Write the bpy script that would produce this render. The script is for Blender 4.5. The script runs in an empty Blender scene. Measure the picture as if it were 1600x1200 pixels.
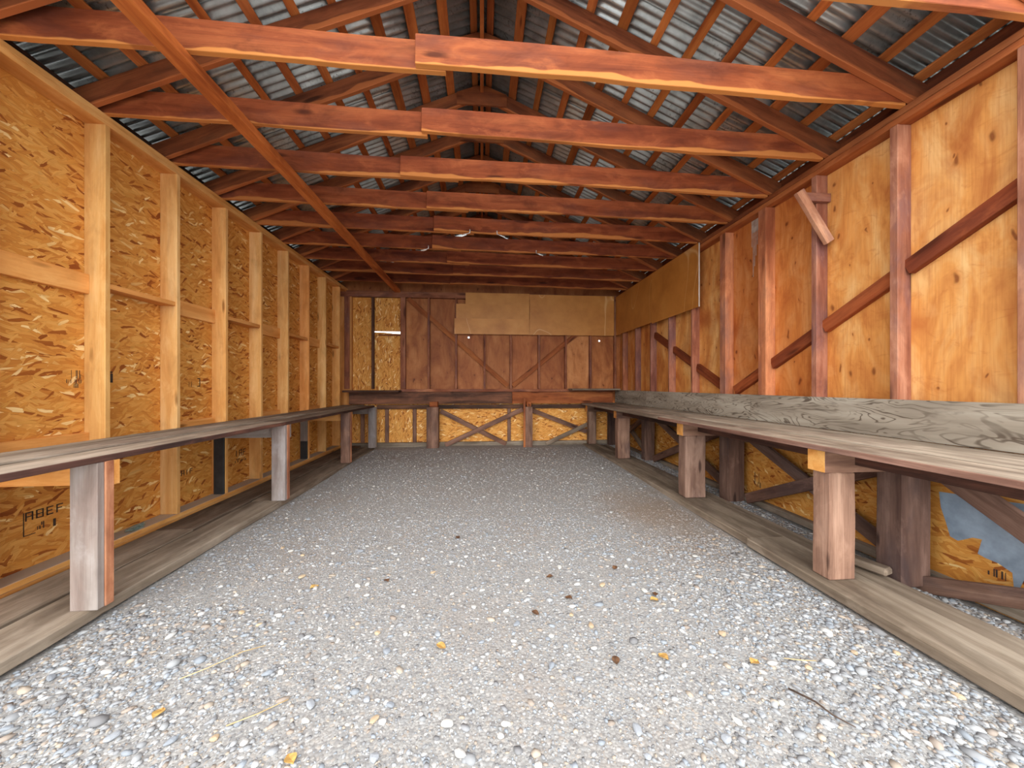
import bpy, bmesh, math, random
import numpy as np
from mathutils import Vector, Matrix
random.seed(7)
rng = np.random.default_rng(11)

# ------------------------------------------------------------------ camera, world, exposure
sc = bpy.context.scene
EYE = 1.227
cam_d = bpy.data.cameras.new('camera')
cam = bpy.data.objects.new('camera', cam_d)
sc.collection.objects.link(cam)
cam.location = (0, 0, EYE)
cam.rotation_euler = (math.radians(90), 0, -math.radians(4.7975))
cam_d.sensor_width = 36.0
cam_d.lens = 560.0 / 1600.0 * 36.0
cam_d.shift_y = 2.5 / 1600.0
cam_d.clip_start = 0.05
sc.camera = cam
world = bpy.data.worlds.new('overcast_sky')
sc.world = world
world.use_nodes = True
bg = world.node_tree.nodes['Background']
bg.inputs['Color'].default_value = (0.93, 0.97, 1.0, 1)
bg.inputs['Strength'].default_value = 3.9
sun_d = bpy.data.lights.new('sun', 'SUN')
sun_d.energy = 1.9
sun_d.angle = math.radians(50)
sun_d.color = (1.0, 0.96, 0.90)
sun = bpy.data.objects.new('sun', sun_d)
sc.collection.objects.link(sun)
sun.rotation_euler = Vector((0.16, 0.93, -0.42)).to_track_quat('-Z', 'Y').to_euler()
vs = sc.view_settings
vs.view_transform = 'Standard'
vs.look = 'None'
vs.exposure = 0.0
vs.gamma = 1.0
vs.use_curve_mapping = False

# ------------------------------------------------------------------ geometry constants (metres)
XL, XR = -2.707, 2.86          # inner faces of the studs
YB = 7.44                      # inner face of the back wall framing
Y0 = 1.55                      # open front of the shed
ZL, ZR = 3.189, 3.124          # tops of the wall plates
RB, PITCH = 4.37, 0.43         # underside of the rafters at the ridge, slope

# ------------------------------------------------------------------ node helpers
def new_mat(name):
    m = bpy.data.materials.new(name)
    m.use_nodes = True
    nt = m.node_tree
    nt.nodes.clear()
    out = nt.nodes.new('ShaderNodeOutputMaterial')
    b = nt.nodes.new('ShaderNodeBsdfPrincipled')
    nt.links.new(b.outputs[0], out.inputs[0])
    return m, nt, b

class N:
    """small wrapper to write node graphs tersely"""
    def __init__(s, nt): s.nt = nt
    def node(s, t, **kw):
        n = s.nt.nodes.new('ShaderNode' + t)
        for k, v in kw.items(): setattr(n, k, v)
        return n
    def link(s, a, b): s.nt.links.new(a, b)
    def put(s, sock, v):
        if hasattr(v, 'links'): s.link(v, sock)
        elif isinstance(v, (tuple, list)) and len(v) == 3 and sock.type == 'RGBA': sock.default_value = (*v, 1)
        else: sock.default_value = v
    def math(s, op, a, b=0.0, c=None, clamp=False):
        n = s.node('Math', operation=op, use_clamp=clamp)
        s.put(n.inputs[0], a); s.put(n.inputs[1], b)
        if c is not None: s.put(n.inputs[2], c)
        return n.outputs[0]
    def vmath(s, op, a, b):
        n = s.node('VectorMath', operation=op)
        s.put(n.inputs[0], a); s.put(n.inputs[1], b)
        return n.outputs[0]
    def mapping(s, v, scale=(1, 1, 1), rot=(0, 0, 0), loc=(0, 0, 0)):
        n = s.node('Mapping')
        s.put(n.inputs['Vector'], v)
        n.inputs['Scale'].default_value = scale
        n.inputs['Rotation'].default_value = rot
        n.inputs['Location'].default_value = loc
        return n.outputs[0]
    def noise(s, v, scale=1.0, detail=3.0, rough=0.55, dist=0.0):
        n = s.node('TexNoise')
        s.put(n.inputs['Vector'], v)
        n.inputs['Scale'].default_value = scale
        n.inputs['Detail'].default_value = detail
        n.inputs['Roughness'].default_value = rough
        n.inputs['Distortion'].default_value = dist
        return n.outputs['Fac']
    def voro(s, v, scale=1.0, dim='3D', metric='EUCLIDEAN', rnd=1.0, feature='F1'):
        n = s.node('TexVoronoi', voronoi_dimensions=dim, distance=metric, feature=feature)
        s.put(n.inputs['Vector'], v)
        n.inputs['Scale'].default_value = scale
        n.inputs['Randomness'].default_value = rnd
        return n
    def ramp(s, f, stops, interp='LINEAR'):
        n = s.node('ValToRGB')
        cr = n.color_ramp
        cr.interpolation = interp
        while len(cr.elements) < len(stops): cr.elements.new(0.5)
        for e, (p, c) in zip(cr.elements, stops):
            e.position = p
            e.color = (*c, 1) if len(c) == 3 else c
        s.put(n.inputs[0], f)
        return n.outputs[0]
    def mix(s, f, a, b, mode='MIX'):
        n = s.node('Mix', data_type='RGBA', blend_type=mode)
        s.put(n.inputs[0], f); s.put(n.inputs[6], a); s.put(n.inputs[7], b)
        return n.outputs[2]
    def mr(s, v, a, b, c=0.0, d=1.0):
        n = s.node('MapRange')
        s.put(n.inputs[0], v)
        for i, x in enumerate((a, b, c, d)): n.inputs[i + 1].default_value = x
        return n.outputs[0]
    def bump(s, hgt, strength=0.3, dist=0.01):
        n = s.node('Bump')
        n.inputs['Strength'].default_value = strength
        n.inputs['Distance'].default_value = dist
        s.put(n.inputs['Height'], hgt)
        return n.outputs[0]
    def coords(s, spread=37.0):
        tc = s.node('TexCoord')
        oi = s.node('ObjectInfo')
        r = s.math('MULTIPLY', oi.outputs['Random'], spread)
        cb = s.node('CombineXYZ')
        s.link(r, cb.inputs[0])
        s.link(s.math('MULTIPLY', r, 1.7), cb.inputs[1])
        s.link(s.math('MULTIPLY', r, 0.6), cb.inputs[2])
        return tc.outputs['Object'], s.vmath('ADD', tc.outputs['Object'], cb.outputs[0]), oi

def srgb(r, g, b):
    f = lambda c: (c / 255 / 12.92) if c / 255 <= 0.04045 else ((c / 255 + 0.055) / 1.055) ** 2.4
    return (f(r), f(g), f(b))

def wood(name, base, dark, light, knot=0.05, rough=0.75, sap=None, stain=None, stain_amt=0.5, contrast=1.0, dust=None, sap_y=0.092, cloud=0.35):
    """sawn board: grain runs along local X, tint from object colour"""
    m, nt, b = new_mat(name)
    g = N(nt)
    raw, co, oi = g.coords()
    warp = g.noise(g.mapping(co, (1.2, 6, 6)), 1.0, 2)
    cw = g.vmath('ADD', co, g.mix(1.0, (0, 0, 0), g.mapping(co, (0, 0, 0)))) if False else co
    broad = g.noise(g.mapping(cw, (0.9, 9, 9)), 1.0, 4, 0.6, 0.6)
    fine = g.noise(g.mapping(cw, (4, 150, 150)), 1.0, 3, 0.6)
    col = g.ramp(broad, [(0.5 - 0.22 / contrast, dark), (0.5, base), (0.5 + 0.22 / contrast, light)])
    col = g.mix(g.mr(fine, 0.45, 0.75, 0.0, 0.35 * contrast), col, dark)
    if stain is not None:
        st = g.noise(g.mapping(co, (1.3, 3.5, 3.5)), 1.0, 5, 0.62)
        col = g.mix(g.mr(st, 0.5, 0.66, 0.0, stain_amt), col, stain)
    cl = g.noise(g.mapping(co, (3.0, 7.0, 7.0)), 1.0, 5, 0.65, 0.5)
    col = g.mix(g.mr(cl, 0.5, 0.7, 0.0, cloud), col, tuple(c * 0.62 for c in dark))
    col = g.mix(g.mr(cl, 0.46, 0.30, 0.0, cloud), col, tuple(min(1, c * 1.18) for c in light))
    if knot > 0:
        v = g.voro(g.mapping(co, (1.7, 7.0, 7.0)), 1.0)
        dist = g.math('ADD', v.outputs['Distance'], g.mr(broad, 0.3, 0.7, -0.06, 0.06))
        k = g.mr(dist, knot * 2.2, knot * 4.5, 1.0, 0.0)
        pick = g.math('GREATER_THAN', g.node('SeparateColor').outputs[0] if False else v.outputs['Color'], 0.45)
        k = g.math('MULTIPLY', k, pick)
        kc = tuple(c * 0.45 for c in dark)
        col = g.mix(g.math('MULTIPLY', k, 0.85), col, kc)
    if sap is not None:
        sx = g.node('SeparateXYZ'); g.link(raw, sx.inputs[0])
        wob = g.noise(g.mapping(co, (0.8, 0.3, 0.3)), 1.0, 4, 0.6)
        s_w = g.mr(wob, 0.45, 0.75, 0.004, 0.075)
        f = g.mr(g.math('ADD', sx.outputs[1], g.math('SUBTRACT', sap_y, s_w)), 0.004, -0.004, 0.0, 0.8)
        col = g.mix(f, col, sap)
    if dust is not None:
        geo = g.node('NewGeometry')
        sz = g.node('SeparateXYZ'); g.link(geo.outputs['Normal'], sz.inputs[0])
        dn = g.noise(g.mapping(co, (2, 5, 5)), 1.0, 4)
        f = g.math('MULTIPLY', g.mr(sz.outputs[2], 0.5, 0.9), g.mr(dn, 0.3, 0.6, 0.75, 1.0))
        col = g.mix(f, col, dust)
    col = g.mix(1.0, col, oi.outputs['Color'], 'MULTIPLY')
    g.link(col, b.inputs['Base Color'])
    b.inputs['Roughness'].default_value = rough
    b.inputs['Specular IOR Level'].default_value = 0.25
    g.link(g.bump(g.math('ADD', fine, broad), 0.25, 0.004), b.inputs['Normal'])
    return m

def osb(name, u, v):
    """oriented strand board; u, v = object axes along and across the strands"""
    m, nt, b = new_mat(name)
    g = N(nt)
    raw, co, oi = g.coords()
    sp = g.node('SeparateXYZ'); g.link(co, sp.inputs[0])
    cb = g.node('CombineXYZ')
    g.link(sp.outputs['XYZ'.index(u)], cb.inputs[0]); g.link(sp.outputs['XYZ'.index(v)], cb.inputs[1])
    p = cb.outputs[0]
    nz = g.node('TexNoise'); g.link(p, nz.inputs['Vector']); nz.inputs['Scale'].default_value = 4.0
    off = g.vmath('MULTIPLY', g.vmath('SUBTRACT', nz.outputs['Color'], (0.5, 0.5, 0.5)), (0.10, 0.10, 0))
    p = g.vmath('ADD', p, off)
    tan = [(0.0, srgb(122, 58, 18)), (0.07, srgb(150, 84, 30)), (0.10, srgb(190, 124, 52)), (0.45, srgb(206, 142, 62)),
           (0.8, srgb(220, 164, 84)), (0.94, srgb(206, 150, 70)), (0.97, srgb(240, 208, 140)), (1.0, srgb(244, 214, 150))]
    layers = []
    for ang, su, sv, seed in ((0.06, 8.5, 42, 0), (-0.20, 10, 50, 3.3), (0.34, 12, 54, 7.7), (-0.75, 17, 58, 12.1)):
        q = g.mapping(p, (1, 1, 1), (0, 0, ang), (seed, seed * 1.3, 0))
        q = g.mapping(q, (su, sv, 1))
        vo = g.voro(q, 1.0, '2D', 'CHEBYCHEV')
        sc_ = g.node('SeparateColor'); g.link(vo.outputs['Color'], sc_.inputs[0])
        c = g.ramp(sc_.outputs[0], tan)
        fib = g.noise(g.mapping(q, (0.5, 5, 1)), 1.0, 2)
        c = g.mix(g.mr(fib, 0.35, 0.8, 0.0, 0.55), c, srgb(150, 84, 32))
        shade = g.mr(vo.outputs['Distance'], 0.45, 0.85, 0.0, 0.25)
        c = g.mix(shade, c, srgb(120, 62, 20))
        layers.append((c, sc_.outputs[1]))
    col = layers[0][0]
    for (c, r), th in zip(layers[1:], (0.52, 0.66, 0.80)):
        col = g.mix(g.math('GREATER_THAN', r, th), col, c)
    big = g.noise(p, 1.6, 2)
    col = g.mix(g.mr(big, 0.35, 0.7, 0.0, 0.22), col, srgb(176, 104, 36))
    col = g.mix(1.0, col, oi.outputs['Color'], 'MULTIPLY')
    g.link(col, b.inputs['Base Color'])
    b.inputs['Roughness'].default_value = 0.7
    b.inputs['Specular IOR Level'].default_value = 0.25
    g.link(g.bump(g.math('ADD', layers[1][1], layers[2][1]), 0.12, 0.003), b.inputs['Normal'])
    return m

def plywood(name, u, v, base, dark, light, knots=0.6):
    """knotty veneer, grain along object axis u"""
    m, nt, b = new_mat(name)
    g = N(nt)
    raw, co, oi = g.coords()
    sp = g.node('SeparateXYZ'); g.link(co, sp.inputs[0])
    cb = g.node('CombineXYZ')
    g.link(sp.outputs['XYZ'.index(u)], cb.inputs[0]); g.link(sp.outputs['XYZ'.index(v)], cb.inputs[1])
    p = cb.outputs[0]
    broad = g.noise(g.mapping(p, (1.6, 4.5, 1)), 1.0, 4, 0.6, 0.8)
    grain = g.noise(g.mapping(p, (3, 90, 1)), 1.0, 3, 0.6)
    col = g.ramp(broad, [(0.28, dark), (0.48, base), (0.70, light)])
    col = g.mix(g.mr(grain, 0.45, 0.75, 0.0, 0.4), col, dark)
    nz = g.node('TexNoise'); g.link(p, nz.inputs['Vector']); nz.inputs['Scale'].default_value = 7.0
    pw = g.vmath('ADD', p, g.vmath('MULTIPLY', g.vmath('SUBTRACT', nz.outputs['Color'], (0.5, 0.5, 0.5)), (0.16, 0.10, 0)))
    tone = g.noise(g.mapping(p, (1.1, 2.2, 1)), 1.0, 5, 0.6, 1.2)
    col = g.mix(g.mr(tone, 0.50, 0.72, 0.0, 0.75), col, tuple(c * 0.85 for c in dark))
    col = g.mix(g.mr(tone, 0.42, 0.28, 0.0, 0.6), col, light)
    v1 = g.voro(g.mapping(pw, (3.6, 6.0, 1)), 1.0, '2D')
    sc_ = g.node('SeparateColor'); g.link(v1.outputs['Color'], sc_.inputs[0])
    d = v1.outputs['Distance']
    on = g.math('LESS_THAN', sc_.outputs[0], knots)
    big_ = g.mr(sc_.outputs[1], 0.0, 1.0, 0.35, 1.0)
    dd = g.math('DIVIDE', d, big_)
    halo = g.math('MULTIPLY', g.mr(dd, 0.06, 0.46, 0.6, 0.0), on)
    core = g.math('MULTIPLY', g.mr(dd, 0.05, 0.13, 1.0, 0.0), on)
    ring = g.math('MULTIPLY', g.math('SINE', g.math('MULTIPLY', d, 60.0)), 0.5)
    col = g.mix(halo, col, tuple(0.5 * (a + c) for a, c in zip(dark, base)))
    col = g.mix(g.math('MULTIPLY', halo, g.mr(ring, 0.0, 0.5, 0.0, 0.3)), col, dark)
    col = g.mix(g.math('MULTIPLY', core, 0.85), col, tuple(c * 0.5 for c in dark))
    scuff = g.noise(g.mapping(p, (9, 5, 1)), 1.0, 5, 0.7, 1.5)
    col = g.mix(g.mr(scuff, 0.56, 0.66, 0.0, 0.3), col, dark)
    col = g.mix(1.0, col, oi.outputs['Color'], 'MULTIPLY')
    g.link(col, b.inputs['Base Color'])
    b.inputs['Roughness'].default_value = 0.6
    b.inputs['Specular IOR Level'].default_value = 0.3
    g.link(g.bump(grain, 0.12, 0.003), b.inputs['Normal'])
    return m

def weathered_ply(name, u, v):
    """grey rotary-cut plywood with dark contour figure"""
    m, nt, b = new_mat(name)
    g = N(nt)
    raw, co, oi = g.coords()
    sp = g.node('SeparateXYZ'); g.link(co, sp.inputs[0])
    cb = g.node('CombineXYZ')
    g.link(sp.outputs['XYZ'.index(u)], cb.inputs[0]); g.link(sp.outputs['XYZ'.index(v)], cb.inputs[1])
    p = cb.outputs[0]
    hgt = g.noise(g.mapping(p, (1.9, 6.5, 1)), 1.0, 2.5, 0.5, 1.1)
    s1 = g.math('SINE', g.math('MULTIPLY', hgt, 72.0))
    mask = g.noise(g.mapping(p, (2.5, 5, 1)), 1.0, 3)
    line = g.math('MULTIPLY', g.mr(s1, 0.45, 0.98), g.mr(mask, 0.34, 0.58, 0.05, 0.9))
    base = g.ramp(g.noise(g.mapping(p, (1.2, 8, 1)), 1.0, 4), [(0.3, srgb(128, 116, 102)), (0.5, srgb(158, 146, 130)), (0.72, srgb(182, 172, 156))])
    col = g.mix(line, base, srgb(84, 70, 58))
    blot = g.noise(g.mapping(p, (3, 9, 1)), 1.0, 5, 0.7)
    col = g.mix(g.mr(blot, 0.6, 0.72, 0.0, 0.5), col, srgb(92, 84, 78))
    g.link(col, b.inputs['Base Color'])
    b.inputs['Roughness'].default_value = 0.85
    b.inputs['Specular IOR Level'].default_value = 0.15
    g.link(g.bump(line, -0.3, 0.003), b.inputs['Normal'])
    return m

def plain(name, c1, c2, scale=6.0, rough=0.7, metal=0.0, detail=4.0):
    m, nt, b = new_mat(name)
    g = N(nt)
    raw, co, oi = g.coords()
    n = g.noise(co, scale, detail, 0.6)
    g.link(g.mix(g.mr(n, 0.35, 0.65), c1, c2), b.inputs['Base Color'])
    b.inputs['Roughness'].default_value = rough
    b.inputs['Metallic'].default_value = metal
    return m

M = {}
M['pine'] = wood('fresh_pine', srgb(226, 172, 104), srgb(200, 134, 66), srgb(240, 200, 140), knot=0.035, contrast=0.8)
M['fir'] = wood('aged_red_fir', srgb(158, 90, 50), srgb(110, 54, 28), srgb(184, 116, 68), knot=0.05, stain=srgb(104, 62, 48), stain_amt=0.5)
M['joist'] = wood('red_joist', srgb(156, 80, 44), srgb(112, 50, 26), srgb(182, 104, 60), knot=0.045, cloud=0.6, sap=srgb(224, 148, 78), stain=srgb(112, 66, 54), stain_amt=0.55)
M['rafter'] = wood('brown_rafter', srgb(134, 74, 44), srgb(84, 42, 24), srgb(164, 98, 60), knot=0.04, sap=srgb(180, 104, 58), sap_y=0.07, stain=srgb(86, 62, 46))
M['purlin'] = wood('orange_batten', srgb(186, 106, 52), srgb(136, 66, 30), srgb(206, 130, 70), knot=0.03)
M['stud_red'] = wood('stained_red_stud', srgb(170, 116, 88), srgb(126, 76, 58), srgb(198, 150, 120), knot=0.06, stain=srgb(126, 98, 98), stain_amt=0.8, cloud=0.5)
M['grey'] = wood('weathered_plank', srgb(150, 137, 121), srgb(100, 86, 73), srgb(180, 166, 150), knot=0.02, rough=0.85, stain=srgb(96, 76, 66), stain_amt=0.6)
M['walk'] = wood('dusty_plank', srgb(138, 124, 108), srgb(98, 84, 70), srgb(164, 151, 135), knot=0.02, rough=0.9, stain=srgb(88, 74, 62), stain_amt=0.65)
M['post'] = wood('old_brown_post', srgb(134, 106, 90), srgb(88, 64, 54), srgb(170, 142, 124), knot=0.03, rough=0.85, stain=srgb(90, 78, 78), stain_amt=0.65)
M['greyboard'] = wood('blue_grey_board', srgb(156, 144, 136), srgb(118, 102, 94), srgb(178, 170, 166), knot=0.03, rough=0.85, stain=srgb(140, 112, 100), stain_amt=0.4)
M['darkboard'] = wood('charred_board', srgb(82, 60, 50), srgb(44, 32, 28), srgb(118, 84, 66), knot=0.02, rough=0.85, stain=srgb(40, 34, 32), stain_amt=0.6)
M['dustplate'] = wood('pine_plate', srgb(222, 164, 92), srgb(192, 124, 58), srgb(236, 190, 124), knot=0.02, dust=srgb(176, 167, 154))
M['osb_y'] = osb('strand_board_side', 'Y', 'Z')
M['osb_x'] = osb('strand_board_back', 'X', 'Z')
M['osb_z'] = osb('strand_board_upright', 'Z', 'X')
M['ply_side'] = plywood('knotty_plywood_side', 'Z', 'Y', srgb(224, 156, 84), srgb(182, 102, 50), srgb(240, 192, 128), 0.62)
M['ply_back'] = plywood('red_plywood_back', 'Z', 'X', srgb(172, 106, 58), srgb(134, 72, 36), srgb(190, 126, 76), 0.10)
M['splash'] = weathered_ply('weathered_plywood', 'Y', 'Z')
M['black'] = plain('black_paint', srgb(34, 34, 36), srgb(52, 50, 50), 9, 0.6)
M['ink'] = plain('black_ink', srgb(40, 30, 26), srgb(66, 46, 34), 40, 0.8)
M['paint'] = plain('blue_grey_paint', srgb(150, 166, 182), srgb(118, 132, 146), 7, 0.6)
M['drip'] = plain('pale_drip', srgb(190, 178, 168), srgb(160, 140, 126), 20, 0.7)
M['white'] = plain('white_plastic', srgb(238, 238, 236), srgb(222, 222, 220), 10, 0.4)
M['bone'] = plain('white_edge', srgb(226, 218, 204), srgb(206, 190, 168), 10, 0.7)
M['glass'] = plain('green_glass', srgb(92, 108, 100), srgb(140, 152, 144), 30, 0.15)
M['leaf'] = plain('dry_leaf', srgb(110, 74, 44), srgb(70, 46, 30), 30, 0.8)
M['leafy'] = plain('yellow_leaf', srgb(206, 166, 92), srgb(172, 128, 66), 30, 0.8)
M['straw'] = plain('straw', srgb(214, 186, 140), srgb(180, 148, 100), 30, 0.8)
M['twig'] = plain('dark_twig', srgb(88, 68, 54), srgb(60, 46, 38), 30, 0.85)

def hardboard():
    m, nt, b = new_mat('tan_hardboard')
    g = N(nt)
    raw, co, oi = g.coords()
    n = g.noise(co, 2.2, 4, 0.6)
    col = g.ramp(n, [(0.3, srgb(176, 114, 48)), (0.55, srgb(196, 134, 62)), (0.75, srgb(206, 148, 76))])
    # pale water-tide lines: narrow contour of a slow noise
    t = g.noise(g.mapping(co, (1.1, 1.1, 0.5)), 1.3, 1)
    l = g.mr(g.math('ABSOLUTE', g.math('SUBTRACT', t, 0.56)), 0.0, 0.006, 0.7, 0.0)
    col = g.mix(l, col, srgb(226, 190, 136))
    col = g.mix(1.0, col, oi.outputs['Color'], 'MULTIPLY')
    g.link(col, b.inputs['Base Color'])
    b.inputs['Roughness'].default_value = 0.5
    return m
M['hardboard'] = hardboard()

def galvanised():
    m, nt, b = new_mat('galvanised_iron')
    g = N(nt)
    raw, co, oi = g.coords()
    n = g.noise(g.mapping(co, (1, 1, 1)), 5.0, 6, 0.65)
    sp_ = g.noise(co, 55.0, 2, 0.6)
    col = g.ramp(n, [(0.3, srgb(140, 144, 142)), (0.5, srgb(176, 180, 178)), (0.7, srgb(196, 200, 198))])
    speck = g.math('MULTIPLY', g.mr(sp_, 0.56, 0.66), g.mr(g.noise(co, 3.0, 3), 0.48, 0.62))
    col = g.mix(g.math('MULTIPLY', speck, 0.7), col, srgb(84, 80, 72))
    g.link(col, b.inputs['Base Color'])
    b.inputs['Metallic'].default_value = 0.7
    b.inputs['Roughness'].default_value = 0.36
    return m
M['metal'] = galvanised()

def gravel_mat(name, vc):
    m, nt, b = new_mat(name)
    g = N(nt)
    tc = g.node('TexCoord')
    co = tc.outputs['Object']
    if vc:
        a = g.node('VertexColor', layer_name='tone')
        n = g.noise(co, 60.0, 3)
        col = g.mix(g.mr(n, 0.3, 0.7, 0.0, 0.25), a.outputs['Color'], srgb(138, 134, 130))
        bmp = g.bump(n, 0.2, 0.002)
    else:
        v1 = g.voro(co, 75.0)
        s1 = g.node('SeparateColor'); g.link(v1.outputs['Color'], s1.inputs[0])
        c1 = g.ramp(s1.outputs[0], [(0.0, srgb(126, 124, 123)), (0.3, srgb(142, 141, 140)), (0.6, srgb(152, 151, 149)), (0.82, srgb(160, 150, 140)), (0.92, srgb(176, 174, 172)), (1.0, srgb(198, 196, 192))])
        v2 = g.voro(co, 190.0)
        s2 = g.node('SeparateColor'); g.link(v2.outputs['Color'], s2.inputs[0])
        c2 = g.ramp(s2.outputs[0], [(0.0, srgb(128, 125, 123)), (0.5, srgb(146, 144, 141)), (1.0, srgb(168, 165, 161))])
        col = g.mix(g.math('GREATER_THAN', s1.outputs[1], 0.45), c1, c2)
        col = g.mix(g.mr(v1.outputs['Distance'], 0.4, 0.75, 0.0, 0.3), col, srgb(112, 107, 104))
        dirt = g.noise(co, 0.9, 5, 0.6)
        col = g.mix(g.mr(dirt, 0.50, 0.68, 0.0, 0.5), col, srgb(142, 131, 122))
        fine = g.noise(co, 120.0, 3)
        hgt = g.math('SUBTRACT', g.math('MULTIPLY', fine, 0.4), v1.outputs['Distance'])
        bmp = g.bump(hgt, 0.6, 0.005)
    if not vc:
        q = g.vmath('MULTIPLY', g.vmath('SUBTRACT', co, (1.75, 3.4, 0)), (2.0, 1.15, 0))
        ln = g.node('VectorMath', operation='LENGTH'); g.link(q, ln.inputs[0])
        wob = g.math('ADD', ln.outputs['Value'], g.mr(g.noise(co, 2.5, 4), 0.3, 0.7, -0.35, 0.35))
        col = g.mix(g.mr(wob, 0.35, 1.25, 0.75, 0.0), col, srgb(134, 116, 100))
    if not vc: col = g.mix(1.0, col, (1.14, 1.13, 1.12), 'MULTIPLY')
    g.link(col, b.inputs['Base Color'])
    b.inputs['Roughness'].default_value = 0.85
    b.inputs['Specular IOR Level'].default_value = 0.2
    g.link(bmp, b.inputs['Normal'])
    return m
M['ground'] = gravel_mat('packed_gravel', False)
M['stone'] = gravel_mat('loose_stone', True)

def pebble_mat():
    m, nt, b = new_mat('single_pebble')
    g = N(nt)
    raw, co, oi = g.coords()
    n = g.noise(co, 70.0, 3)
    col = g.mix(g.mr(n, 0.3, 0.7, 0.0, 0.3), oi.outputs['Color'], srgb(140, 134, 128))
    g.link(col, b.inputs['Base Color'])
    b.inputs['Roughness'].default_value = 0.75
    return m
M['pebble'] = pebble_mat()

# ------------------------------------------------------------------ object helpers
C = sc.collection
WM = {}

def link(o, parent=None, mw=None):
    C.objects.link(o)
    mw = mw or Matrix.Identity(4)
    WM[o.name] = mw
    if parent is not None:
        o.parent = parent
        o.matrix_parent_inverse = WM[parent.name].inverted()
    o.matrix_basis = mw
    return o

def root(name, label, cat, loc, kind=None, group=None):
    o = bpy.data.objects.new(name, None)
    o.empty_display_size = 0.1
    link(o, None, Matrix.Translation(loc))
    tag(o, label, cat, kind, group)
    return o

def tag(o, label=None, cat=None, kind=None, group=None):
    if label: o['label'] = label
    if cat: o['category'] = cat
    if kind: o['kind'] = kind
    if group: o['group'] = group
    return o

def mesh_obj(name, verts, faces, mat, parent=None, mw=None, smooth=False, color=None):
    me = bpy.data.meshes.new(name)
    me.from_pydata([tuple(v) for v in verts], [], faces)
    me.materials.append(mat)
    if smooth:
        me.polygons.foreach_set('use_smooth', [True] * len(me.polygons))
    me.update()
    o = bpy.data.objects.new(name, me)
    if color: o.color = (*color, 1)
    return link(o, parent, mw)

def box_mesh(name, l, w, t, mat, bev=0.003, segs=1, wob=0.0):
    bm = bmesh.new()
    bmesh.ops.create_cube(bm, size=1.0)
    for v in bm.verts: v.co = Vector((v.co.x * l, v.co.y * w, v.co.z * t))
    if segs > 1:
        es = [e for e in bm.edges if abs((e.verts[0].co - e.verts[1].co).x) > l * 0.5]
        bmesh.ops.subdivide_edges(bm, edges=es, cuts=segs - 1, use_grid_fill=True)
        ph = [random.uniform(0, 6.28) for _ in range(3)]
        for v in bm.verts:
            a = wob * math.sin(v.co.x * 2.3 / max(l, 0.3) * 3 + ph[0])
            v.co.y += a * 0.6 + (wob * 0.5 * math.sin(v.co.x * 7 + ph[1]) if v.co.y < 0 else 0)
    if bev > 0:
        bmesh.ops.bevel(bm, geom=[e for e in bm.edges if len(e.link_faces) == 2 and e.calc_face_angle(0) > 0.8], offset=min(bev, t * 0.3, w * 0.3), segments=1, affect='EDGES')
    me = bpy.data.meshes.new(name)
    bm.to_mesh(me); bm.free()
    me.materials.append(mat)
    return me

def board(name, a, b, w, t, n, mat, parent=None, color=None, bev=0.003, segs=1, wob=0.0):
    """box from a to b (centre line), width w, thickness t measured along n"""
    a, b, n = Vector(a), Vector(b), Vector(n)
    x = (b - a).normalized()
    z = (n - x * n.dot(x)).normalized()
    y = z.cross(x)
    mw = Matrix.Translation((a + b) / 2) @ Matrix((x, y, z)).transposed().to_4x4()
    o = bpy.data.objects.new(name, box_mesh(name, (b - a).length, w, t, mat, bev, segs, wob))
    if color: o.color = (*color, 1)
    return link(o, parent, mw)

def bx(name, x0, x1, y0, y1, z0, z1, mat, parent=None, color=None, bev=0.003, segs=1, wob=0.0):
    """axis-aligned board; grain along the longest side"""
    c = ((x0 + x1) / 2, (y0 + y1) / 2, (z0 + z1) / 2)
    d = (x1 - x0, y1 - y0, z1 - z0)
    i = max(range(3), key=lambda k: d[k])
    k = min((q for q in range(3) if q != i), key=lambda q: d[q])
    j = 3 - i - k
    a = list(c); b = list(c)
    a[i] -= d[i] / 2; b[i] += d[i] / 2
    n = [0, 0, 0]; n[k] = 1
    return board(name, a, b, d[j], d[k], n, mat, parent, color, bev, segs, wob)

def panel(name, x0, x1, y0, y1, z0, z1, mat, parent=None, color=None, rot=None):
    """unrotated box: object axes stay world axes (for sheet materials)"""
    c = Vector(((x0 + x1) / 2, (y0 + y1) / 2, (z0 + z1) / 2))
    hx, hy, hz = (x1 - x0) / 2, (y1 - y0) / 2, (z1 - z0) / 2
    v = [(sx * hx, sy * hy, sz * hz) for sx in (-1, 1) for sy in (-1, 1) for sz in (-1, 1)]
    f = [(0, 1, 3, 2), (4, 6, 7, 5), (0, 4, 5, 1), (2, 3, 7, 6), (0, 2, 6, 4), (1, 5, 7, 3)]
    mw = Matrix.Translation(c)
    if rot: mw = mw @ rot
    return mesh_obj(name, v, f, mat, parent, mw, color=color)

def jit(c=0.08, base=(1, 1, 1)):
    k = 1 + random.uniform(-c, c)
    return (base[0] * k, base[1] * k * (1 + random.uniform(-c, c) * 0.3), base[2] * k * (1 + random.uniform(-c, c) * 0.5))

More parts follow.
